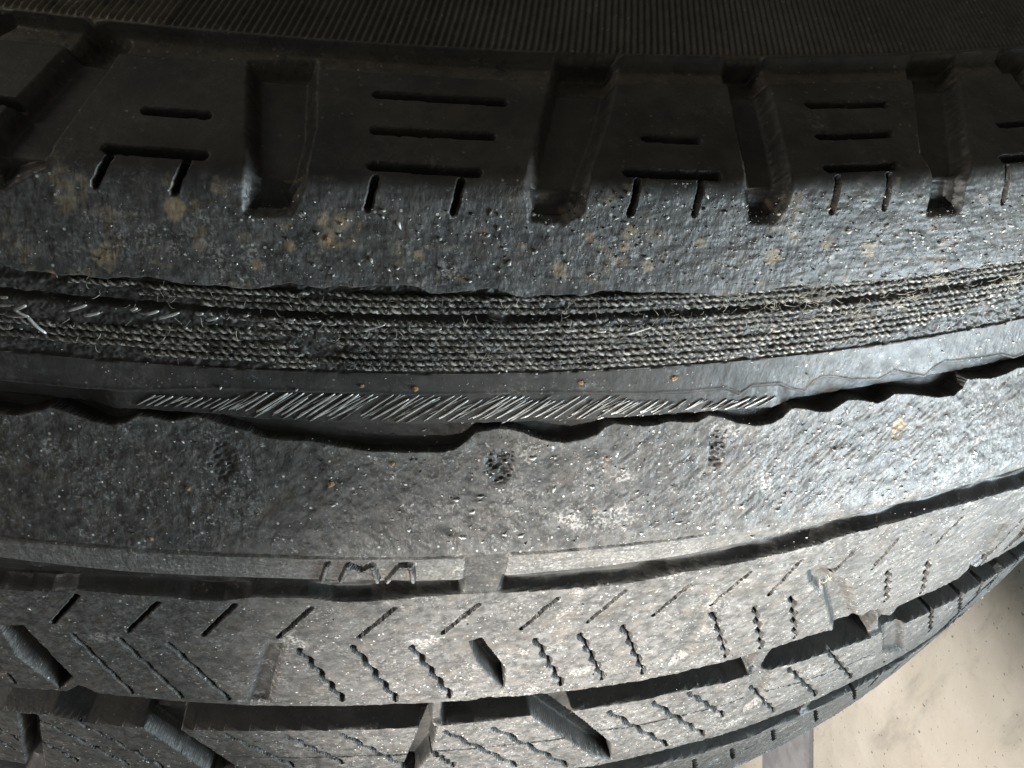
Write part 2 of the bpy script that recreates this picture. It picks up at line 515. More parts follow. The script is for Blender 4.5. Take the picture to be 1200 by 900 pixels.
LETTERS = [[[(384, 658), (378, 676)]],
           [[(400, 676), (408, 659)], [(408, 659), (424, 664)], [(424, 664), (437, 659)], [(437, 659), (442, 676)]],
           [[(454, 676), (469, 659)], [(469, 659), (481, 659)], [(481, 659), (484, 676)]]]
LETTERS = [[pix(s) for s in l] for l in LETTERS]
PITS = [((262, 540), 14, 26, .8, 0), ((585, 545), 19, 24, 1.2, 0), ((840, 524), 12, 29, 1, 0), ((1053, 503), 13, 15, .4, 1.0)]
PITS = [(pix([c])[0], a * 0.00011, b * 0.00011, e, f) for c, a, b, e, f in PITS]
STAINS = [(pix([(a, b)])[0], r * 0.0001) for a, b, r in [(385, 278, 15), (400, 262, 12), (380, 258, 8), (125, 300, 15), (205, 244, 12), (740, 272, 10), (655, 316, 10), (732, 292, 8), (690, 278, 9),
                                                       (905, 300, 13), (970, 285, 9), (930, 275, 10), (1020, 290, 12), (340, 290, 7), (820, 285, 8), (760, 310, 9), (60, 325, 9), (490, 300, 7), (300, 310, 7)]]
TIE = pix([(543, 672), (592, 672)])               # wear bar across the narrow groove
TIES_G = [pix([(505, 838), (520, 838)]), pix([(884, 782), (902, 778)]), pix([(1030, 735), (1052, 724)])]
TIE_H = pix([(953, 824), (968, 816)])
uL, uR = pix([(140, 480)])[0][0], pix([(905, 465)])[0][0]
sBLK = float(pix([(480, 88)])[0][1])              # where the shoulder blocks begin
slant = pix([(750, 62), (750, 14)])
slant = (slant[1, 0] - slant[0, 0]) / (slant[1, 1] - slant[0, 1])
panel = pix([(186, 34), (217, 2)])
SW_P = pix([(880, 40), (908, 40)])
SW_PER = abs(SW_P[1, 0] - SW_P[0, 0]) / 4.0
GAPT = 0.29                                       # the row where the cords are torn out


def height(U, S):
    shp = U.shape
    z = np.zeros(shp)
    H = np.zeros(shp)
    dust_shade = np.zeros(shp)
    tan = np.zeros(shp)
    # ---- sidewall ribbing and the ridge that ends it
    m = S < sA
    ph = (U - slant * (S - sA)) / SW_PER
    tri = np.abs((ph % 1) - 0.5) * 2
    left = (U - panel[0, 0]) - (panel[1, 0] - panel[0, 0]) / (panel[1, 1] - panel[0, 1]) * (S - panel[0, 1])
    inl = sst(0.5 - left / (0.6 * mm))
    amp = (0.42 + 0.10 * inl) * mm * sst((sA - 0.9 * mm - S) / (0.8 * mm)) * sst((S - (sA - 0.03)) / (4 * mm))
    H = np.where(m, amp * (tri - 0.3) + 0.35 * mm * inl * sst((sA - 0.9 * mm - S) / (0.6 * mm)) * 0.6, H)
    dust_shade = np.where(m, 0.06 + 0.45 * inl + 0.20 * tri * (1 + 0.9 * vn(U, S, 5 * mm, 5 * mm, 37)), dust_shade)  # rib crests painted paler to stand in for directional light
    tan = np.where(m, 0.10 + 0.2 * inl, tan)
    H += 0.75 * mm * np.exp(-((S - sA + 0.2 * mm) / (0.55 * mm)) ** 2)
    # ---- shoulder blocks above a narrow ledge
    ledge = sst((S - sA) / (0.5 * mm)) * sst((sBLK + 0.25 * mm * vn(U, S, 6 * mm, 6 * mm, 40) - S) / (0.35 * mm))
    H -= 0.9 * mm * ledge * (S < sB)
    blk = (S >= sA) & (S < sB)
    dust_shade = np.where(blk, 0.12 + 0.14 * ledge + 0.22 * vn(U, S, 7 * mm, 5 * mm, 38) + 0.12 * vn(U, S, 2 * mm, 2 * mm, 39), dust_shade)
    tan = np.where(blk, sst((0.75 * ledge + vn(U, S, 9 * mm, 5 * mm, 2)) / 0.7) * 0.16, tan)
    # ---- abraded face
    w = (S >= sB - 0.3 * mm)
    edge = sB + 0.5 * mm * vn(U, S, 4 * mm, 9, 3) + 0.3 * mm * vn(U, S, 1 * mm, 9, 4)
    ab = sst((S - edge) / (1.6 * mm))
    ctop = CTOP(U) + 0.5 * mm * vn(U, S, 2.2 * mm, 9, 5) + 0.25 * mm * vn(U, S, 0.6 * mm, 9, 6)
    lip = LIP(U) + 0.12 * mm * vn(U, S, 0.8 * mm, 9, 7)
    flap = FLAP(U) + 0.10 * mm * vn(U, S, 0.6 * mm, 9, 8)
    stb = STRIPB(U) + 0.15 * mm * vn(U, S, 0.7 * mm, 9, 9)
    rough = (0.16 * vn(U, S, 2.4 * mm, 1.6 * mm, 10) + 0.09 * vn(U, S, 0.9 * mm, 0.7 * mm, 11) + 0.05 * vn(U, S, 0.38 * mm, 0.34 * mm, 12)) * mm
    # scuffs that run obliquely across the face
    U2, S2 = U * 0.82 - S * 0.57, U * 0.57 + S * 0.82
    U3, S3 = U * 0.76 - S * 0.65, U * 0.65 + S * 0.76
    scuff = (0.16 * vn(U3, S3, 2.6 * mm, 0.55 * mm, 13) + 0.12 * vn(U3, S3, 1.1 * mm, 0.28 * mm, 14)) * mm
    scuff = scuff * sst((vn(U, S, 3.5 * mm, 2.5 * mm, 36) + 0.45) / 0.5)
    H += ab * np.where(S < ctop, rough * 0.8 + 0.06 * mm * vn(U, S, 1.8 * mm, 0.25 * mm, 15), 0)
    dust_shade = np.where(S >= edge - 1.0 * mm, (0.15 + 0.85 * sst((S - edge + 1.0 * mm + 1.2 * mm * vn(U, S, 1.5 * mm, 1.5 * mm, 48)) / (3.0 * mm))) * 0.70 + 0.5 * vn(U, S, 5 * mm, 3 * mm, 16) + 0.25 * vn(U, S, 1.2 * mm, 0.8 * mm, 17), dust_shade)
    tan += ((S > edge) & (S < ctop)) * sst((vn(U, S, 2.4 * mm, 1.8 * mm, 18) + 0.35 * vn(U, S, 0.8 * mm, 0.6 * mm, 1) + 0.5 - 0.74) / 0.22) * 0.45
    for c, rr_ in STAINS:
        d = np.hypot((U - c[0]) / rr_, (S - c[1]) / rr_) + 0.9 * vn(U, S, 0.9 * mm, 0.7 * mm, 47)
        tan = np.maximum(tan, sst((1.15 - d) / 0.7) * 1.0)
    # ---- cord bed
    bed = sst((S - ctop) / (0.5 * mm)) * sst((sD + 0.2 * mm * vn(U, S, 1.4 * mm, 9, 19) - S) / (0.35 * mm))
    t = (S - sC) / (sD - sC)
    H -= bed * (0.85 - 0.50 * sst((t - 0.45) / 0.55) + 0.35 * vn(U, S, 1.0 * mm, 0.5 * mm, 20) + 0.2 * vn(U, S, 0.3 * mm, 0.3 * mm, 21)) * mm
    H -= bed * 1.1 * mm * np.exp(-((t - GAPT) / 0.036) ** 2) * sst((vn(U, S, 3 * mm, 9, 22) + 0.62) / 0.5)
    H -= bed * 0.5 * mm * sst((0.10 - t) / 0.08)
    dust_shade = np.where(bed > 0.4, 0.12 + 0.3 * vn(U, S, 0.8 * mm, 0.5 * mm, 23), dust_shade)
    # ---- smooth band between the cords and the belt
    band = (S > sD) & (S < lip)
    H += band * 0.3 * rough
    dust_shade = np.where(band, 0.20 + 0.22 * vn(U, S, 4 * mm, 1.0 * mm, 24), dust_shade)
    right = sst((U - uR) / (6 * mm))
    dust_shade = np.where(band, dust_shade + 0.35 * right, dust_shade)
    # ---- steel belt strip and the hollow under the torn flap
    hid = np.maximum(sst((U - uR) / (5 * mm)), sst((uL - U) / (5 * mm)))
    inst = sst((S - lip) / (0.28 * mm))
    tr = sst((S - np.minimum(stb, flap - 0.3 * mm)) / (0.30 * mm))
    f_in = sst((flap - S) / (0.22 * mm))
    H -= inst * f_in * (0.14 + 1.5 * hid + tr * (1.25 - 0.6 * hid) + 0.05 * vn(U, S, 0.6 * mm, 0.4 * mm, 25)) * mm
    dust_shade = np.where((S > lip) & (S < flap), (0.14 * (1 - tr) + 0.10 * tr) * (1 - hid) + 0.02, dust_shade)
    H += 0.10 * mm * np.exp(-((S - lip + 0.15 * mm) / (0.2 * mm)) ** 2)
    # ---- worn flap
    ftop, fmid, fbot = FTOP(U), FMID(U), FBOT(U) + 0.10 * mm * vn(U, S, 1.1 * mm, 9, 26)
    fl = (S >= flap) & (S < ftop)
    rr = sst((U + 10 * mm) / (60 * mm))
    H += np.where(S >= flap, (rough * 1.0 + scuff * (0.25 + 0.45 * rr)) * sst((S - flap) / (0.5 * mm)), 0)
    H += np.where(S >= flap, 0.30 * mm * np.exp(-(S - flap) / (0.9 * mm)), 0) * sst((S - flap) / (0.12 * mm))
    dust_shade = np.where(S >= flap, 0.90 + 0.42 * vn(U, S, 6 * mm, 5 * mm, 27) + 0.3 * vn(U, S, 1.5 * mm, 1.1 * mm, 28), dust_shade)
    for c, a, b, kk, tk in PITS:
        d = ((U - c[0]) / a) ** 2 + ((S - c[1]) / b) ** 2 + 0.9 * vn(U, S, 0.7 * mm, 0.7 * mm, 29)
        k = sst((1.25 - d) / 0.8)
        H += k * (-0.15 + 0.5 * vn(U, S, 0.5 * mm, 0.32 * mm, 30)) * mm * kk
        dust_shade = dust_shade * (1 - k * kk) + k * kk * 0.25
        tan = np.maximum(tan, k * tk)
    # ---- ledge with raised letters, narrow groove and wear bar
    lf = sst((pix_x900 - U) / (30 * mm))
    led = sst((S - ftop) / (0.18 * mm)) * sst((fmid - S) / (0.30 * mm))
    flat = (S >= ftop) & (S < fbot)
    H = np.where(flat, H * 0.25 + 0.05 * mm * vn(U, S, 3 * mm, 0.22 * mm, 31), H)
    H += led * 0.28 * mm * lf - 0.06 * mm * lf * np.exp(-((S - ftop + 0.15 * mm) / (0.2 * mm)) ** 2)
    dust_shade = np.where((S >= ftop) & (S < fmid), 0.92 + 0.4 * vn(U, S, 4 * mm, 0.4 * mm, 32), dust_shade)
    tie = sst((U - TIE[0, 0]) / (1.1 * mm) + 0.5) * sst((TIE[1, 0] - U) / (1.1 * mm) + 0.5)
    gr = sst((S - fmid) / (1.0 * mm)) * sst((fbot - S) / (1.0 * mm))
    H -= gr * (1 - tie) * (2.4 + 0.8 * vn(U, S, 5 * mm, 0.5 * mm, 46)) * mm
    inn = (S >= fmid) & (S < fbot)
    dust_shade = np.where(inn, 0.20 + 0.3 * tie + 0.3 * vn(U, S, 4 * mm, 0.4 * mm, 45), dust_shade)
    H -= tie * 0.35 * mm * sst((S - ftop) / (0.2 * mm)) * sst((fbot - S) / (0.5 * mm))
    dust_shade = np.where((S >= ftop) & (S < fbot) & (tie > 0.5), 0.42, dust_shade)
    pale = np.where((S >= ftop) & (S < fmid) & (tie < 0.5), lf, 0)
    lab = np.zeros(shp, np.int16)
    for i, st in enumerate(LETTERS):
        for pl in st:
            d = d_poly_line(U, S, pl)
            k = sst((0.46 * mm - d) / (0.24 * mm))
            dust_shade = np.where((k > 0.02) & (k < 0.97), 0.03, dust_shade)  # letter flanks darkened in colour to outline them with shade
            pale = np.where((k > 0.02) & (k < 0.97), 0.0, pale)
            H = np.maximum(H, k * 0.75 * mm + np.where(k > 0, 0.25 * mm, -1))
            lab = np.where(d < 0.50 * mm, 900 + i, lab)
    # ---- wide grooves and tread rows
    gt, gb = GTOP(U), GBOT(U)
    ht = HTOP(U)
    hb = ht + 12.5 * mm
    row = S > fbot
    H += row * scuff * 0.3
    dust_shade = np.where(row, 0.80 + 0.4 * vn(U, S, 5 * mm, 5 * mm, 33) + 0.3 * vn(U, S, 1.6 * mm, 2 * mm, 34), dust_shade)
    for (t0, b0, ties, dp) in ((gt, gb, TIES_G, 6.5), (ht, hb, [TIE_H], 5.5)):
        g = sst((S - t0) / (0.8 * mm)) * sst((b0 - S) / (0.9 * mm))
        k = np.zeros(shp)
        for q in ties:
            a, b = min(q[0, 0], q[1, 0]), max(q[0, 0], q[1, 0])
            k = np.maximum(k, sst((U - a) / (0.9 * mm) + 0.5) * sst((b - U) / (0.9 * mm) + 0.5))
        H -= g * (dp - (dp - 1.3) * k) * mm
        dust_shade = np.where((S > t0) & (S < b0), 0.10 + 0.4 * k, dust_shade)
    so = sS - 4 * mm
    H -= 3.0 * mm * sst((S - so) / (0.8 * mm)) * sst((so + 2.5 * mm - S) / (0.8 * mm))
    dust_shade = np.where(S > sS, 0.15, dust_shade)
    # ---- cut features
    u0, u1, s0, s1 = U.min(), U.max(), S.min(), S.max()
    CUT = np.zeros(shp)
    for k, p, wd, dpt, sf, zone in ALL:
        pad = wd + sf + 0.8 * mm
        if p[:, 0].max() + pad < u0 or p[:, 0].min() - pad > u1:
            continue
        sel = np.nonzero((U > p[:, 0].min() - pad) & (U < p[:, 0].max() + pad) & (S > p[:, 1].min() - pad) & (S < p[:, 1].max() + pad))
        if len(sel[0]) == 0:
            continue
        a, b = U[sel], S[sel]
        j = (0.16 if k == 'line' or zone == 'sh' else 0.05) * mm * vn(a, b, 0.6 * mm, 0.6 * mm, 35)
        if k == 'line':
            d = d_poly_line(a, b, p) - wd / 2 + j
        else:
            d = sd_polygon(a, b, p) + j
        c = sst(0.5 - d / sf) * dpt
        rim = np.exp(-(d / (0.35 * mm)) ** 2) * (d > 0)
        CUT[sel] = np.maximum(CUT[sel], c)
        if zone == 'sh':
            dust_shade[sel] = np.where((d < 0) & (c > 0.4 * dpt), 0.07, dust_shade[sel])
        elif dpt > 2 * mm:
            dust_shade[sel] = np.where(d < 0.10 * mm, 0.05, dust_shade[sel])  # unworn rubber in cuts, darkened up their walls to deepen the shade
        else:
            dust_shade[sel] = np.where((d < 0) & (c > 0.4 * dpt), 0.55, dust_shade[sel])
        dust_shade[sel] += 0.25 * rim * (dust_shade[sel] > 0.5)
    H = np.minimum(H, np.maximum(H - CUT, -8 * mm))
    lab = np.where(lab >= 900, lab, 0)
    # ---- which piece each spot belongs to
    L = np.full(shp, 1, np.int16)                                     # sidewall
    L = np.where(S >= sA + 0.3 * mm, 2, L)                            # shoulder ledge
    bi = np.zeros(shp, np.int16)
    for k, p, wd, dpt, sf, zone in ALL:
        if zone == 'sh' and k == 'poly':
            bi += (U > p[:, 0].mean() + (S - p[:, 1].mean()) * SHSL(p))
    L = np.where((S >= sBLK) & (S < sB), 100 + bi, L)
    L = np.where(S >= sB, 3, L)                                       # worn shoulder
    L = np.where(S >= ctop, 4, L)                                     # cord bed
    L = np.where(S >= sD, 5, L)                                       # smooth band
    L = np.where(S >= lip, 6, L)                                      # belt strip
    L = np.where(S >= flap - 0.25 * mm, 7, L)                         # torn flap
    L = np.where(S >= ftop, 8, L)                                     # ledge
    L = np.where((S >= ftop) & (S < fbot) & (tie > 0.5), 9, L)        # wear bar
    L = np.where(S >= fbot - 0.3 * mm, 10, L)                         # centre rib
    L = np.where(S >= gt + 0.5 * mm, 11, L)                           # wide groove
    ri = np.zeros(shp, np.int16)
    for k, p, wd, dpt, sf, zone in ALL:
        if zone == 'row' and k == 'poly':
            ri += (U > p[:, 0].mean() + (S - p[:, 1].mean()) * SHSL(p))
    L = np.where((S >= gb - 0.6 * mm) & (S < ht + 0.5 * mm), 300 + ri, L)
    L = np.where(S >= ht + 0.5 * mm, 12, L)
    L = np.where(S >= hb - 0.6 * mm, 13, L)                           # outer rib
    L = np.where(S >= sS, 14, L)
    L = np.where(lab >= 900, lab, L)
    return H, np.clip(dust_shade, 0, 1.1), np.clip(tan, 0, 1), L, np.clip(pale, 0, 1)


def SHSL(p):
    k = (tuple(np.round(p[0], 6)), len(p))
    if k not in _SL:
        m = p.mean(0)
        q = p - m
        _SL[k] = float((q[:, 0] * q[:, 1]).sum() / max((q[:, 1] ** 2).sum(), 1e-12))
    return _SL[k]


_SL = {}
pix_x900 = float(pix([(960, 610)])[0][0])

# ------------------------------------------------------------------ mesh helpers


def link(name, me, mat, parent=None):
    o = bpy.data.objects.new(name, me)
    me.materials.append(mat)
    COL.objects.link(o)
    if parent is not None:
        o.parent = parent
    return o


def grid_mesh(name, co, quads, smooth=True, wear=None, nor=None):
    me = bpy.data.meshes.new(name)
    nv, nq = len(co), len(quads)
    me.vertices.add(nv)
    me.vertices.foreach_set('co', co.astype(np.float32).ravel())
    me.loops.add(nq * 4)
    me.loops.foreach_set('vertex_index', quads.astype(np.int32).ravel())
    me.polygons.add(nq)
    me.polygons.foreach_set('loop_start', np.arange(0, nq * 4, 4, dtype=np.int32))
    if smooth:
        me.polygons.foreach_set('use_smooth', np.ones(nq, bool))
    me.update(calc_edges=True)
    if wear is not None:
        a = me.color_attributes.new('wear', 'FLOAT_COLOR', 'POINT')
        a.data.foreach_set('color', wear.astype(np.float32).ravel())
    if nor is not None:
        me.normals_split_custom_set_from_vertices(nor.astype(np.float32))
    return me


def tri_mesh(name, co, tris, smooth=False):
    me = bpy.data.meshes.new(name)
    nv, nt = len(co), len(tris)
    me.vertices.add(nv)
    me.vertices.foreach_set('co', np.asarray(co, np.float32).ravel())
    me.loops.add(nt * 3)
    me.loops.foreach_set('vertex_index', np.asarray(tris, np.int32).ravel())
    me.polygons.add(nt)
    me.polygons.foreach_set('loop_start', np.arange(0, nt * 3, 3, dtype=np.int32))
    if smooth:
        me.polygons.foreach_set('use_smooth', np.ones(nt, bool))
    me.update(calc_edges=True)
    return me


# ------------------------------------------------------------------ floor (setting)
def sheet(name, x0, x1, y0, y1, z, mat, th):
    co = [(x, y, h) for h in (z - th, z) for x, y in ((x0, y0), (x1, y0), (x1, y1), (x0, y1))]
    f = [(4, 5, 6, 7), (3, 2, 1, 0), (0, 1, 5, 4), (1, 2, 6, 5), (2, 3, 7, 6), (3, 0, 4, 7)]
    me = bpy.data.meshes.new(name)
    me.from_pydata(co, [], f)
    o = link(name, me, mat)
    o['kind'] = 'structure'
    return o


sheet('floor', -3, 3, -4, 2, 0.0, M_FLOOR, 0.05)

# ------------------------------------------------------------------ the tyre
tyre = bpy.data.objects.new('tyre', None)
COL.objects.link(tyre)
tyre.empty_display_size = 0.05
tyre['label'] = 'badly worn car tyre with cords and steel belt showing along its torn shoulder'
tyre['category'] = 'tyre'

# fine sector in view
th_l = lambda s: np.interp(s, [0, sA - 0.02, sB, sF, sG, sS, sS + 0.02], np.radians([-12, -11.4, -8.8, -10.6, -14.2, -20.5, -21]))
th_r = lambda s: np.interp(s, [0, sA - 0.02, sB, sF, sG, sH, sS, sS + 0.02], np.radians([23, 22.4, 15.8, 19.6, 28, 38, 46, 46]))
sr = [sA - 0.020]
while sr[-1] < sS + 0.004:
    s = sr[-1]
    sr.append(s + np.interp(s, [sA - 0.02, sB, sC, sD, sT, sF, sF + 0.01, sG, sS], np.array([0.24, 0.17, 0.14, 0.13, 0.13, 0.16, 0.22, 0.28, 0.40]) * mm))
sr = np.array(sr)
NC = 1000
v = np.linspace(0, 1, NC)
SG = np.repeat(sr[:, None], NC, 1)
UG = RU * (th_l(SG) + v[None, :] * (th_r(SG) - th_l(SG)))
HG, DG, TG, LG, BG = height(UG, SG)
PG = surf(UG, SG, HG)
du = np.gradient(PG, axis=1)
ds = np.gradient(PG, axis=0)
NG = np.cross(ds, du)
NG /= np.linalg.norm(NG, axis=-1, keepdims=True) + 1e-12
rad = PG.copy()
rad[..., 2] = 0
if (NG * rad).sum(-1).mean() < 0:
    NG = -NG
    FLIP = True
else:
    FLIP = False
NGW = np.stack([NG[..., 0], NG[..., 2], -NG[..., 1]], -1)
PW = W(PG)
WG = np.stack([DG, TG, BG, np.ones_like(DG)], -1)
nr = len(sr)
idx = np.arange(nr * NC).reshape(nr, NC)
Q = np.stack([idx[:-1, :-1], idx[:-1, 1:], idx[1:, 1:], idx[1:, :-1]], -1).reshape(-1, 4)
if not FLIP:
    Q = Q[:, ::-1]
QL = LG[:-1, :-1].reshape(-1)
PWf, WGf, NGf = PW.reshape(-1, 3), WG.reshape(-1, 4), NGW.reshape(-1, 3)
NAMES = {1: 'sidewall', 2: 'shoulder_ledge', 3: 'worn_shoulder', 4: 'cord_bed', 5: 'skim_layer', 6: 'belt_strip', 7: 'torn_flap', 8: 'groove_ledge',
         9: 'wear_bar', 10: 'center_rib', 11: 'wide_groove', 12: 'outer_groove', 13: 'outer_rib', 14: 'outer_shoulder'}
PLAB = {6: 'dark belt strip laid open under the torn flap', 7: 'grey scuffed rubber flap with a wavy torn edge', 4: 'shredded bed of bare cords',
        9: 'grey wear bar across the narrow groove', 3: 'grey abraded shoulder face with tan dirt'}
PART = {}
for L in sorted(np.unique(QL), key=lambda a: (a >= 900 or a == 9, a)):
    q = Q[QL == L]
    if len(q) < 60:
        continue
    vi, inv = np.unique(q, return_inverse=True)
    q = inv.reshape(-1, 4)
    nm = NAMES.get(int(L)) or ('letter' if L >= 900 else 'tread_block' if L >= 300 else 'shoulder_block')
    me = grid_mesh(nm, PWf[vi], q, True, WGf[vi], NGf[vi])
    up = PART.get('groove_ledge', tyre) if nm in ('letter', 'wear_bar') else tyre
    o = link(nm, me, M_RUB, up)
    PART[nm] = o
    if int(L) in PLAB:
        o['label'] = PLAB[int(L)]

# the rest of the ring, coarser, and the inner side
tl, tr_ = float(th_l(np.array(sF))), float(th_r(np.array(sS)))
sc = np.unique(np.concatenate([np.arange(0.0005, PS[-1], 0.0022)]))


def ring_shear(name, s_arr, fa, fb, nu):
    S = np.repeat(s_arr[:, None], nu, 1)
    k = np.linspace(0, 1, nu)[None, :]
    U = RU * (fa(S) + k * (fb(S) - fa(S)))
    Uw = (U + math.pi * RU) % (2 * math.pi * RU) - math.pi * RU
    H, D, Tn, L, Bp = height(Uw, S)
    P = W(surf(U, S, H))
    i = np.arange(P.shape[0] * nu).reshape(-1, nu)
    q = np.stack([i[:-1, :-1], i[:-1, 1:], i[1:, 1:], i[1:, :-1]], -1).reshape(-1, 4)[:, ::-1]
    w = np.stack([D, Tn, Bp, 0 * D + 1], -1)
    return link(name, grid_mesh(name, P.reshape(-1, 3), q, True, w.reshape(-1, 4)), M_RUB, tyre)


mids = np.arange(sr[0], sr[-1] + 1e-6, 0.0012)
mids[-1] = sr[-1]
ring_shear('tread_ring', mids, lambda s: th_r(s), lambda s: th_l(s) + 2 * math.pi, 900)
ring_shear('inner_sidewall', np.append(np.arange(0.0005, sr[0], 0.002), sr[0]), lambda s: 0 * s - math.pi, lambda s: 0 * s + math.pi, 700)
ring_shear('outer_sidewall', np.append(sr[-1], np.arange(sr[-1] + 0.001, PS[-1], 0.003)), lambda s: 0 * s - math.pi, lambda s: 0 * s + math.pi, 360)
# inner liner closing the section
lin = np.array([(PR[-5], PZ[-5]), (0.222, -0.096), (0.25, -0.106), (0.285, -0.104), (0.308, -0.09), (0.312, -0.04), (0.3125, 0.02), (0.308, 0.065),
                (0.29, 0.082), (0.26, 0.092), (0.235, 0.093), (0.222, 0.085), (PR[5], PZ[5])])
T = np.linspace(0, 2 * math.pi, 181)
P = np.stack([lin[:, None, 0] * np.cos(T), lin[:, None, 0] * np.sin(T), np.repeat(lin[:, 1:2], 181, 1)], -1)
i = np.arange(P.shape[0] * 181).reshape(-1, 181)
q = np.stack([i[:-1, :-1], i[:-1, 1:], i[1:, 1:], i[1:, :-1]], -1).reshape(-1, 4)
link('inner_liner', grid_mesh('inner_liner', W(P).reshape(-1, 3), q), M_RUB, tyre)

# ------------------------------------------------------------------ height lookup for things laid on the surface


def h_at(U, S):
    U, S = np.atleast_1d(np.asarray(U, float)), np.atleast_1d(np.asarray(S, float))
    r = np.clip(np.searchsorted(sr, S), 0, nr - 1)
    a, b = RU * th_l(S), RU * th_r(S)
    c = np.clip(((U - a) / (b - a) * (NC - 1)).round().astype(int), 0, NC - 1)
    return HG[r, c]


def n_at(U, S):
    th = U / RU
    a, b = np.interp(S, PS, NR), np.interp(S, PS, NZ)
    return np.stack([a * np.cos(th), a * np.sin(th), b], -1)


def tube(name, pts, rads, sides, mat, parent, label=None, prof=None, bare=None):
    """closed tapering tube through world points"""
    pts = np.asarray(pts, float)
    n = len(pts)
    t = np.gradient(pts, axis=0)
    t /= np.linalg.norm(t, axis=1, keepdims=True) + 1e-12
    ref = np.array([0.13, 0.27, 0.95])
    a = np.cross(t, ref)
    a /= np.linalg.norm(a, axis=1, keepdims=True)
    b = np.cross(t, a)
    ph = np.linspace(0, 2 * math.pi, sides, endpoint=False)
    rr = np.asarray(rads, float).reshape(n, 1) * np.ones((1, sides))
    if prof is not None:
        rr = rr * prof(np.arange(n)[:, None], ph[None, :])
    co = pts[:, None, :] + rr[..., None] * (np.cos(ph)[None, :, None] * a[:, None, :] + np.sin(ph)[None, :, None] * b[:, None, :])
    i = np.arange(n * sides).reshape(n, sides)
    j = np.roll(i, -1, 1)
    q = np.stack([i[:-1], j[:-1], j[1:], i[1:]], -1).reshape(-1, 4)
    c = co.reshape(-1, 3)
    caps = []
    if sides == 4:
        q = np.concatenate([q, [[3, 2, 1, 0]], [list(range((n - 1) * 4, n * 4))]])
    me = grid_mesh(name, c, q)
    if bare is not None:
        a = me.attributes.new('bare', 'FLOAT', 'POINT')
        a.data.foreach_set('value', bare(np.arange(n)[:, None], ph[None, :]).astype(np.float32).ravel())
    o = link(name, me, mat, parent)
    if label:
        o['label'] = label
    return o


# ------------------------------------------------------------------ bare textile cords, one part each
rows = [(0.05, 60, 1240, .30), (0.125, 130, 1235, .36), (0.205, 190, 1235, .42), (0.375, 190, 1235, .36), (0.455, 150, 1225, .40), (0.535, 130, 1190, .40),
        (0.615, -60, 1150, .40), (0.695, -60, 1100, .40), (0.775, -60, 1040, .40), (0.86, 130, 985, .38), (0.935, 260, 900, .34)]
for k, (t, xa, xb, rad_) in enumerate(rows):
    s0 = sC + t * (sD - sC)
    ua = np.interp(xa, [-60, 1240], [RU * th_l(np.array(s0)) + .0015, RU * th_r(np.array(s0)) - .0015])
    ub = np.interp(xb, [-60, 1240], [RU * th_l(np.array(s0)) + .0015, RU * th_r(np.array(s0)) - .0015])
    n = int((ub - ua) / 0.00016)
    U = np.linspace(ua, ub, n)
    S = s0 + 0.14 * mm * vn(U, 0 * U, 6 * mm, 1, 41 + k) + 0.12 * mm * vn(U, 0 * U, 1.2 * mm, 1, 3 + k)
    Hh = (-0.86 + 0.50 * sst((t - 0.45) / 0.55)) * mm + 0.24 * mm * vn(U, 0 * U, 2.5 * mm, 1, 20 + k) + 0.12 * mm * vn(U, 0 * U, 0.7 * mm, 1, 33 + k)
    # stretches that sink back into the rubber
    Hh -= 0.5 * mm * sst((vn(U, 0 * U, 7 * mm, 1, 7 + k) - 0.24) / 0.12)
    R = np.full(n, rad_ * mm) * (1 + 0.25 * vn(U, 0 * U, 0.9 * mm, 1, 50 + k))
    R[0] = R[-1] = 0.0001
    pitch = 1.05 * mm + 0.07 * mm * (k % 3)
    uu = U + 0.5 * mm * vn(U, 0 * U, 3 * mm, 1, 9 + k)
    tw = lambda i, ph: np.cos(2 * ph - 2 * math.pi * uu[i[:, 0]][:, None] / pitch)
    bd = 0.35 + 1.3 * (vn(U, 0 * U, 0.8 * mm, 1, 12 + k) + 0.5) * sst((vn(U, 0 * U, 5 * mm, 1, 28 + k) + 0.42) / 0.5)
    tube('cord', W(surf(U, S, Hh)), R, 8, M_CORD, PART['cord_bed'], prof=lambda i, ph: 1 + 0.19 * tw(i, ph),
         bare=lambda i, ph: sst((tw(i, ph) + 0.1) / 0.8) * bd[i[:, 0]][:, None])  # strand crests coloured pale as highlights, with fibre worn bare

# ------------------------------------------------------------------ steel wires
def wire(pa, pb, r, mat, lift0=0.2, lift1=0.3, bend=0.0, label=None, n=9, absolute=None):
    up = PART['belt_strip' if absolute is None else 'cord_bed']
    a, b = pix([pa, pb])
    k = np.linspace(0, 1, n)
    U, S = a[0] + (b[0] - a[0]) * k, a[1] + (b[1] - a[1]) * k
    h = h_at(U, S)
    h = np.convolve(np.pad(h, 2, mode='edge'), np.ones(5) / 5, 'valid') if absolute is None else np.full(n, absolute)
    h = h + (lift0 + (lift1 - lift0) * k + bend * np.sin(k * math.pi)) * mm
    R = np.full(n, r)
    R[0] *= 0.6
    R[-1] *= 0.6
    return tube('steel_wire', W(surf(U, S, h)), R, 4, mat, up, label)


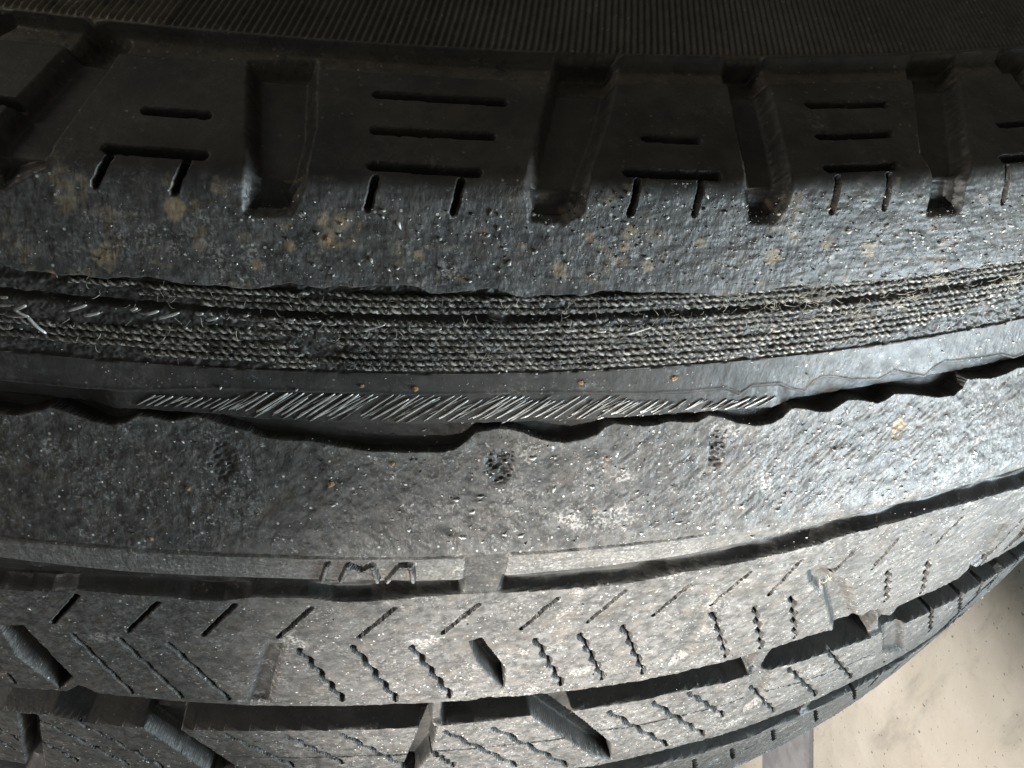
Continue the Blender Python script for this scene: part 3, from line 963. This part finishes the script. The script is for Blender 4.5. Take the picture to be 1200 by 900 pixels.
x = 142.0
while x < 884:
    q = pix([(x, 480)])[0]
    yb = float(np.interp(x, [100, 200, 300, 400, 550, 700, 800, 900], [482, 487, 493, 498, 499, 495, 489, 481]))
    yt = float(np.interp(x, [100, 200, 400, 600, 800, 900], [459, 459, 462, 464, 463, 459]))
    full = 0.45 if x < 235 else 1.0 if x < 700 else 0.8
    x2 = x + (yb - yt) * 1.5 * full
    y2 = yb - (yb - yt) * full
    if x < 235:
        xs, ys = x + 18, yb - 9
        x2, y2 = xs + 22, ys - 12
    else:
        xs, ys = x + rnd.uniform(-2, 4), yb + rnd.uniform(-4, 1)
    bright = rnd.random() < np.interp(x, [150, 300, 640, 760, 900], [0.35, 0.85, 0.85, 0.5, 0.3])
    if x >= 235:
        f0, f1 = rnd.choice([0, 0, 0, 0.1]), rnd.choice([1, 1, 1, 1, 0.85])
        xs, ys, x2, y2 = xs + (x2 - xs) * f0, ys + (y2 - ys) * f0, xs + (x2 - xs) * f1 + rnd.uniform(-4, 4), ys + (y2 - ys) * f1
    wire((xs, ys), (x2, y2), rnd.uniform(0.09, 0.17) * mm, M_WIRE if bright else M_DWIRE, 0.08, rnd.uniform(0.10, 0.20), 0.03)
    if rnd.random() < 0.55:
        e = rnd.uniform(5, 9)
        wire((xs + e, ys - rnd.uniform(2, 8)), (x2 + e, y2 + rnd.uniform(0, 4)), rnd.uniform(0.06, 0.10) * mm, M_DWIRE if rnd.random() < .5 else M_WIRE, 0.03, 0.08)
    x += rnd.uniform(9, 14)
# short cut ends in the torn row of the cord bed
for a, b in [((78, 366), (103, 355)), ((97, 372), (118, 364)), ((152, 365), (162, 359)), ((170, 370), (187, 362)), ((185, 375), (211, 364)),
             ((228, 369), (239, 365)), ((241, 377), (256, 370)), ((284, 372), (292, 367)), ((314, 375), (323, 371)), ((337, 376), (346, 372)),
             ((360, 379), (376, 374)), ((384, 382), (394, 377)), ((425, 389), (451, 378)), ((483, 388), (494, 383)), ((504, 389), (517, 383)),
             ((607, 389), (616, 384)), ((627, 391), (641, 384)), ((735, 394), (761, 381)), ((664, 388), (672, 385)), ((700, 390), (709, 386))]:
    wire(a, b, (0.20 if a[0] < 260 else 0.15) * mm, M_WIRE, 0.35, 1.1, 0.1, absolute=-0.7 * mm)
wire((18, 362), (37, 350), 0.22 * mm, M_WIRE, 0.6, 1.8, 0.2, 'bright bent wire end sticking up from the cords', absolute=-0.5 * mm)
wire((17, 362), (36, 369), 0.20 * mm, M_WIRE, 0.6, 0.9, 0.1, absolute=-0.5 * mm)
wire((34, 368), (58, 386), 0.20 * mm, M_WIRE, 0.9, 1.3, 0.2, absolute=-0.5 * mm)
wire((-8, 357), (18, 355), 0.16 * mm, M_DWIRE, 0.5, 0.9, 0.1, absolute=-0.5 * mm)
wire((1, 348), (11, 346), 0.18 * mm, M_WIRE, 0.5, 0.9, 0.1, absolute=-0.5 * mm)
wire((5, 370), (34, 369), 0.14 * mm, M_DWIRE, 0.4, 0.9, 0.1, absolute=-0.5 * mm)

# ------------------------------------------------------------------ torn fibres in the cord bed (uncountable)


def strands(name, spec, mat, parent):
    V, F = [], []
    for (u, s, h, L, r, ang, lift) in spec:
        n = 5
        k = np.linspace(0, 1, n)
        cx, cy = math.cos(ang), math.sin(ang)
        cb = rnd.uniform(-0.8, 0.8)
        U = u + L * (k * cx - cb * k * k * cy * 0.5)
        S = s + L * (k * cy + cb * k * k * cx * 0.5)
        Hh = h + lift * np.sin(k * math.pi * 0.75)
        c = W(surf(U, S, Hh))
        t = np.gradient(c, axis=0)
        t /= np.linalg.norm(t, axis=1, keepdims=True) + 1e-12
        a = np.cross(t, [0.3, 0.2, 0.93])
        a /= np.linalg.norm(a, axis=1, keepdims=True)
        b = np.cross(t, a)
        base = len(V)
        for i in range(n):
            rr = r * (1 - 0.5 * i / n)
            for ph in (0, 2.094, 4.189):
                V.append(c[i] + rr * (math.cos(ph) * a[i] + math.sin(ph) * b[i]))
        for i in range(n - 1):
            for j in range(3):
                p0, p1 = base + i * 3 + j, base + i * 3 + (j + 1) % 3
                F += [(p0, p1, p1 + 3), (p0, p1 + 3, p0 + 3)]
    o = link(name, tri_mesh(name, V, F, True), mat, parent)
    o['kind'] = 'stuff'
    return o


sp = []
for _ in range(620):
    px = rnd.uniform(60, 1210) if rnd.random() < 0.55 else rnd.uniform(560, 1210)
    t = rnd.betavariate(1.3, 1.6)
    u = pix_u = None
    s = sC + (t * 1.02 - 0.02) * (sD - sC)
    a, b = RU * float(th_l(np.array(s))), RU * float(th_r(np.array(s)))
    u = a + (b - a) * (px + 60) / 1300
    sp.append((u, s, -0.45 * mm, rnd.uniform(0.3, 1.3) * mm, rnd.uniform(0.02, 0.045) * mm, rnd.uniform(0, 6.28), rnd.uniform(0.05, 0.6) * mm))
for cx_, cy_, m_ in [(955, 350, 45), (1005, 370, 25), (905, 360, 20), (1180, 330, 40), (1098, 330, 25), (945, 375, 20), (575, 420, 18), (1060, 350, 20), (850, 352, 14)]:
    c = pix([(cx_, cy_)])[0]
    for _ in range(m_):
        sp.append((c[0] + rnd.gauss(0, 1.3) * mm, c[1] + rnd.gauss(0, 0.5) * mm, -0.3 * mm, rnd.uniform(0.6, 2.2) * mm, rnd.uniform(0.025, 0.05) * mm,
                   rnd.choice([rnd.uniform(-1, 0.2), rnd.uniform(0, 6.28)]), rnd.uniform(0.2, 1.0) * mm))
strands('torn_fibres', sp, M_FLUFF, PART['cord_bed'])

# ------------------------------------------------------------------ crumbs and specks lying on the rubber (uncountable)
OCT = np.array([(1, 0, 0), (-1, 0, 0), (0, 1, 0), (0, -1, 0), (0, 0, 1), (0, 0, -1)], float)
OF = [(0, 2, 4), (2, 1, 4), (1, 3, 4), (3, 0, 4), (2, 0, 5), (1, 2, 5), (3, 1, 5), (0, 3, 5)]


def crumbs(name, n, size, mat, zones, label, cat):
    V, F = [], []
    tot = sum(z[5] for z in zones)
    for z in zones:
        m = int(n * z[5] / tot)
        for _ in range(m):
            x_ = rnd.uniform(z[0], z[1]) if z[4] == 0 else z[0] + (z[1] - z[0]) * rnd.random() ** (1 / (1 + z[4]))
            y_ = rnd.uniform(z[2], z[3])
            PTS.append((x_, y_))
            SZ.append(min(size[1], size[0] * math.exp(abs(rnd.gauss(0, 0.68)))))
    q = pix(PTS)
    h = h_at(q[:, 0], q[:, 1])
    ok = h > -1.6 * mm
    c = W(surf(q[:, 0], q[:, 1], h))
    nn = n_at(q[:, 0], q[:, 1])
    for k in np.nonzero(ok)[0]:
        r = SZ[k]
        R = Quaternion((rnd.random(), rnd.random(), rnd.random(), rnd.random())).normalized().to_matrix()
        sc_ = np.array([rnd.uniform(0.6, 1.7), rnd.uniform(0.5, 1.0), rnd.uniform(0.35, 0.8)]) * r
        v_ = (OCT * sc_) @ np.array(R)
        b = len(V)
        cc = c[k] + np.array([nn[k][0], nn[k][2], -nn[k][1]]) * r * 0.3
        V.extend(v_ + cc)
        F.extend([(a + b, d + b, e + b) for a, d, e in OF])
    PTS.clear()
    SZ.clear()
    o = link(name, tri_mesh(name, V, F), mat)
    o['kind'] = 'stuff'
    o['label'] = label
    o['category'] = cat
    return o


PTS, SZ = [], []
ZN = [(0, 1200, 232, 335, 0.8, 1.0), (0, 1200, 345, 440, 0.3, 0.6), (100, 1200, 442, 458, 0.3, 0.12), (0, 1200, 505, 645, 0.8, 1.3), (0, 1200, 705, 820, 0.5, 1.0), (0, 900, 845, 898, 0.3, 0.6),
      (900, 1180, 560, 720, 0.3, 0.5), (660, 1200, 225, 335, 0.2, 1.3), (700, 1200, 470, 620, 0.2, 0.5)]
crumbs('pale_specks', 4200, (0.055 * mm, 0.34 * mm), M_CRUMB, ZN, 'pale mineral specks scattered over the worn rubber', 'specks')
crumbs('rubber_crumbs', 950, (0.07 * mm, 0.30 * mm), M_DCRUMB, ZN, 'tiny black rubber crumbs scattered over the worn rubber', 'crumbs')

crumbs('stone_chips', 420, (0.13 * mm, 0.42 * mm), M_CRUMB, [(640, 1200, 225, 335, 0.2, 1.2), (300, 640, 240, 330, 0, 0.35), (700, 1200, 470, 640, 0.3, 1.0), (250, 700, 520, 640, 0.3, 0.5), (560, 1200, 345, 420, 0.5, 0.6)],
       'pale stone chips pressed into the worn rubber', 'chips')

# single grains one can pick out
grain = None
for (x_, y_, r) in [(487, 455, .48), (388, 567, .50), (221, 572, .46), (424, 452, .30), (681, 448, .40), (790, 443, .45), (460, 543, .36), (711, 537, .36),
                    (178, 631, .34), (696, 597, .30), (384, 281, .45)]:
    if grain is None:
        import bmesh
        bm = bmesh.new()
        bmesh.ops.create_icosphere(bm, subdivisions=1, radius=1)
        for v_ in bm.verts:
            v_.co *= 1 + 0.75 * (rnd.random() - 0.5)
            v_.co.z *= 0.6
        gm = bpy.data.meshes.new('grit_grain')
        bm.to_mesh(gm)
        bm.free()
        gm.materials.append(M_TAN)
        grain = gm
    q = pix([(x_, y_)])[0]
    h = float(h_at(q[0], q[1])[0])
    o = bpy.data.objects.new('grit_grain', grain)
    COL.objects.link(o)
    nn = n_at(q[0], q[1])
    nw = WD(nn)
    o.location = Vector(W(surf(np.array(q[0]), np.array(q[1]), np.array(h + r * 0.25 * mm))))
    o.rotation_mode = 'QUATERNION'
    o.rotation_quaternion = nw.to_track_quat('Z', 'Y') @ Quaternion((0, 0, 1), rnd.uniform(0, 6.28))
    o.scale = (r * mm, r * mm * rnd.uniform(0.6, 0.9), r * mm * (0.5 if y_ < 300 else 1))
    o['label'] = ('tan grain of grit on the abraded shoulder above the cords' if y_ < 300 else
                  'tan grain of grit on the smooth band between cords and steel wires' if y_ < 460 else
                  'tan grain of grit on the scuffed grey flap below the torn edge')
    o['category'] = 'grit'
    o['group'] = 'tan grit grains on the band' if 300 < y_ < 460 else 'tan grit grains on the flap' if y_ > 460 else 'tan grit on the shoulder'

# a wisp of dry straw caught at a slot of the centre rib
c = pix([(972, 681)])[0]
V = []
st = bpy.data.objects.new('straw_wisp', None)
COL.objects.link(st)
st['label'] = 'wisp of dry straw caught on the tread beside a slot'
st['category'] = 'straw'
h0 = float(h_at(c[0], c[1])[0]) + 0.25 * mm
st.location = Vector(W(surf(np.array(c[0]), np.array(c[1]), np.array(h0))))
for a_, L_ in ((0.15, 3.2), (-0.35, 1.6), (2.2, 1.2), (1.2, 1.0), (-2.4, 1.1)):
    k = np.linspace(0, 1, 6)
    U, S = c[0] + L_ * mm * k * math.cos(a_), c[1] - L_ * 1.6 * mm * k * math.sin(a_)
    o = tube('straw', W(surf(U, S, h0 + 0.35 * mm * np.sin(k * 3))) - np.array(st.location), np.linspace(0.11, 0.05, 6) * mm, 4, M_STRAW, st)

# thin raised grey strip on the floor beside the wheel
def floor_at(x, y):
    d = CF + CR * ((x - 600) / FPX) - CU * ((y - 450) / FPX)
    return CO + d * ((RM - 0.001) / d[1])


c = W(np.array([floor_at(952, 830), floor_at(952, 1010), floor_at(897, 1010), floor_at(897, 830)]))
c[:, 2] = 0.004
co = [tuple(p) for p in c] + [(p[0], p[1], 0.0005) for p in c]
me = bpy.data.meshes.new('floor_strip')
me.from_pydata(co, [], [(0, 1, 2, 3), (7, 6, 5, 4), (0, 4, 5, 1), (1, 5, 6, 2), (2, 6, 7, 3), (3, 7, 4, 0)])
o = link('floor_strip', me, M_STRIP)
o['kind'] = 'structure'
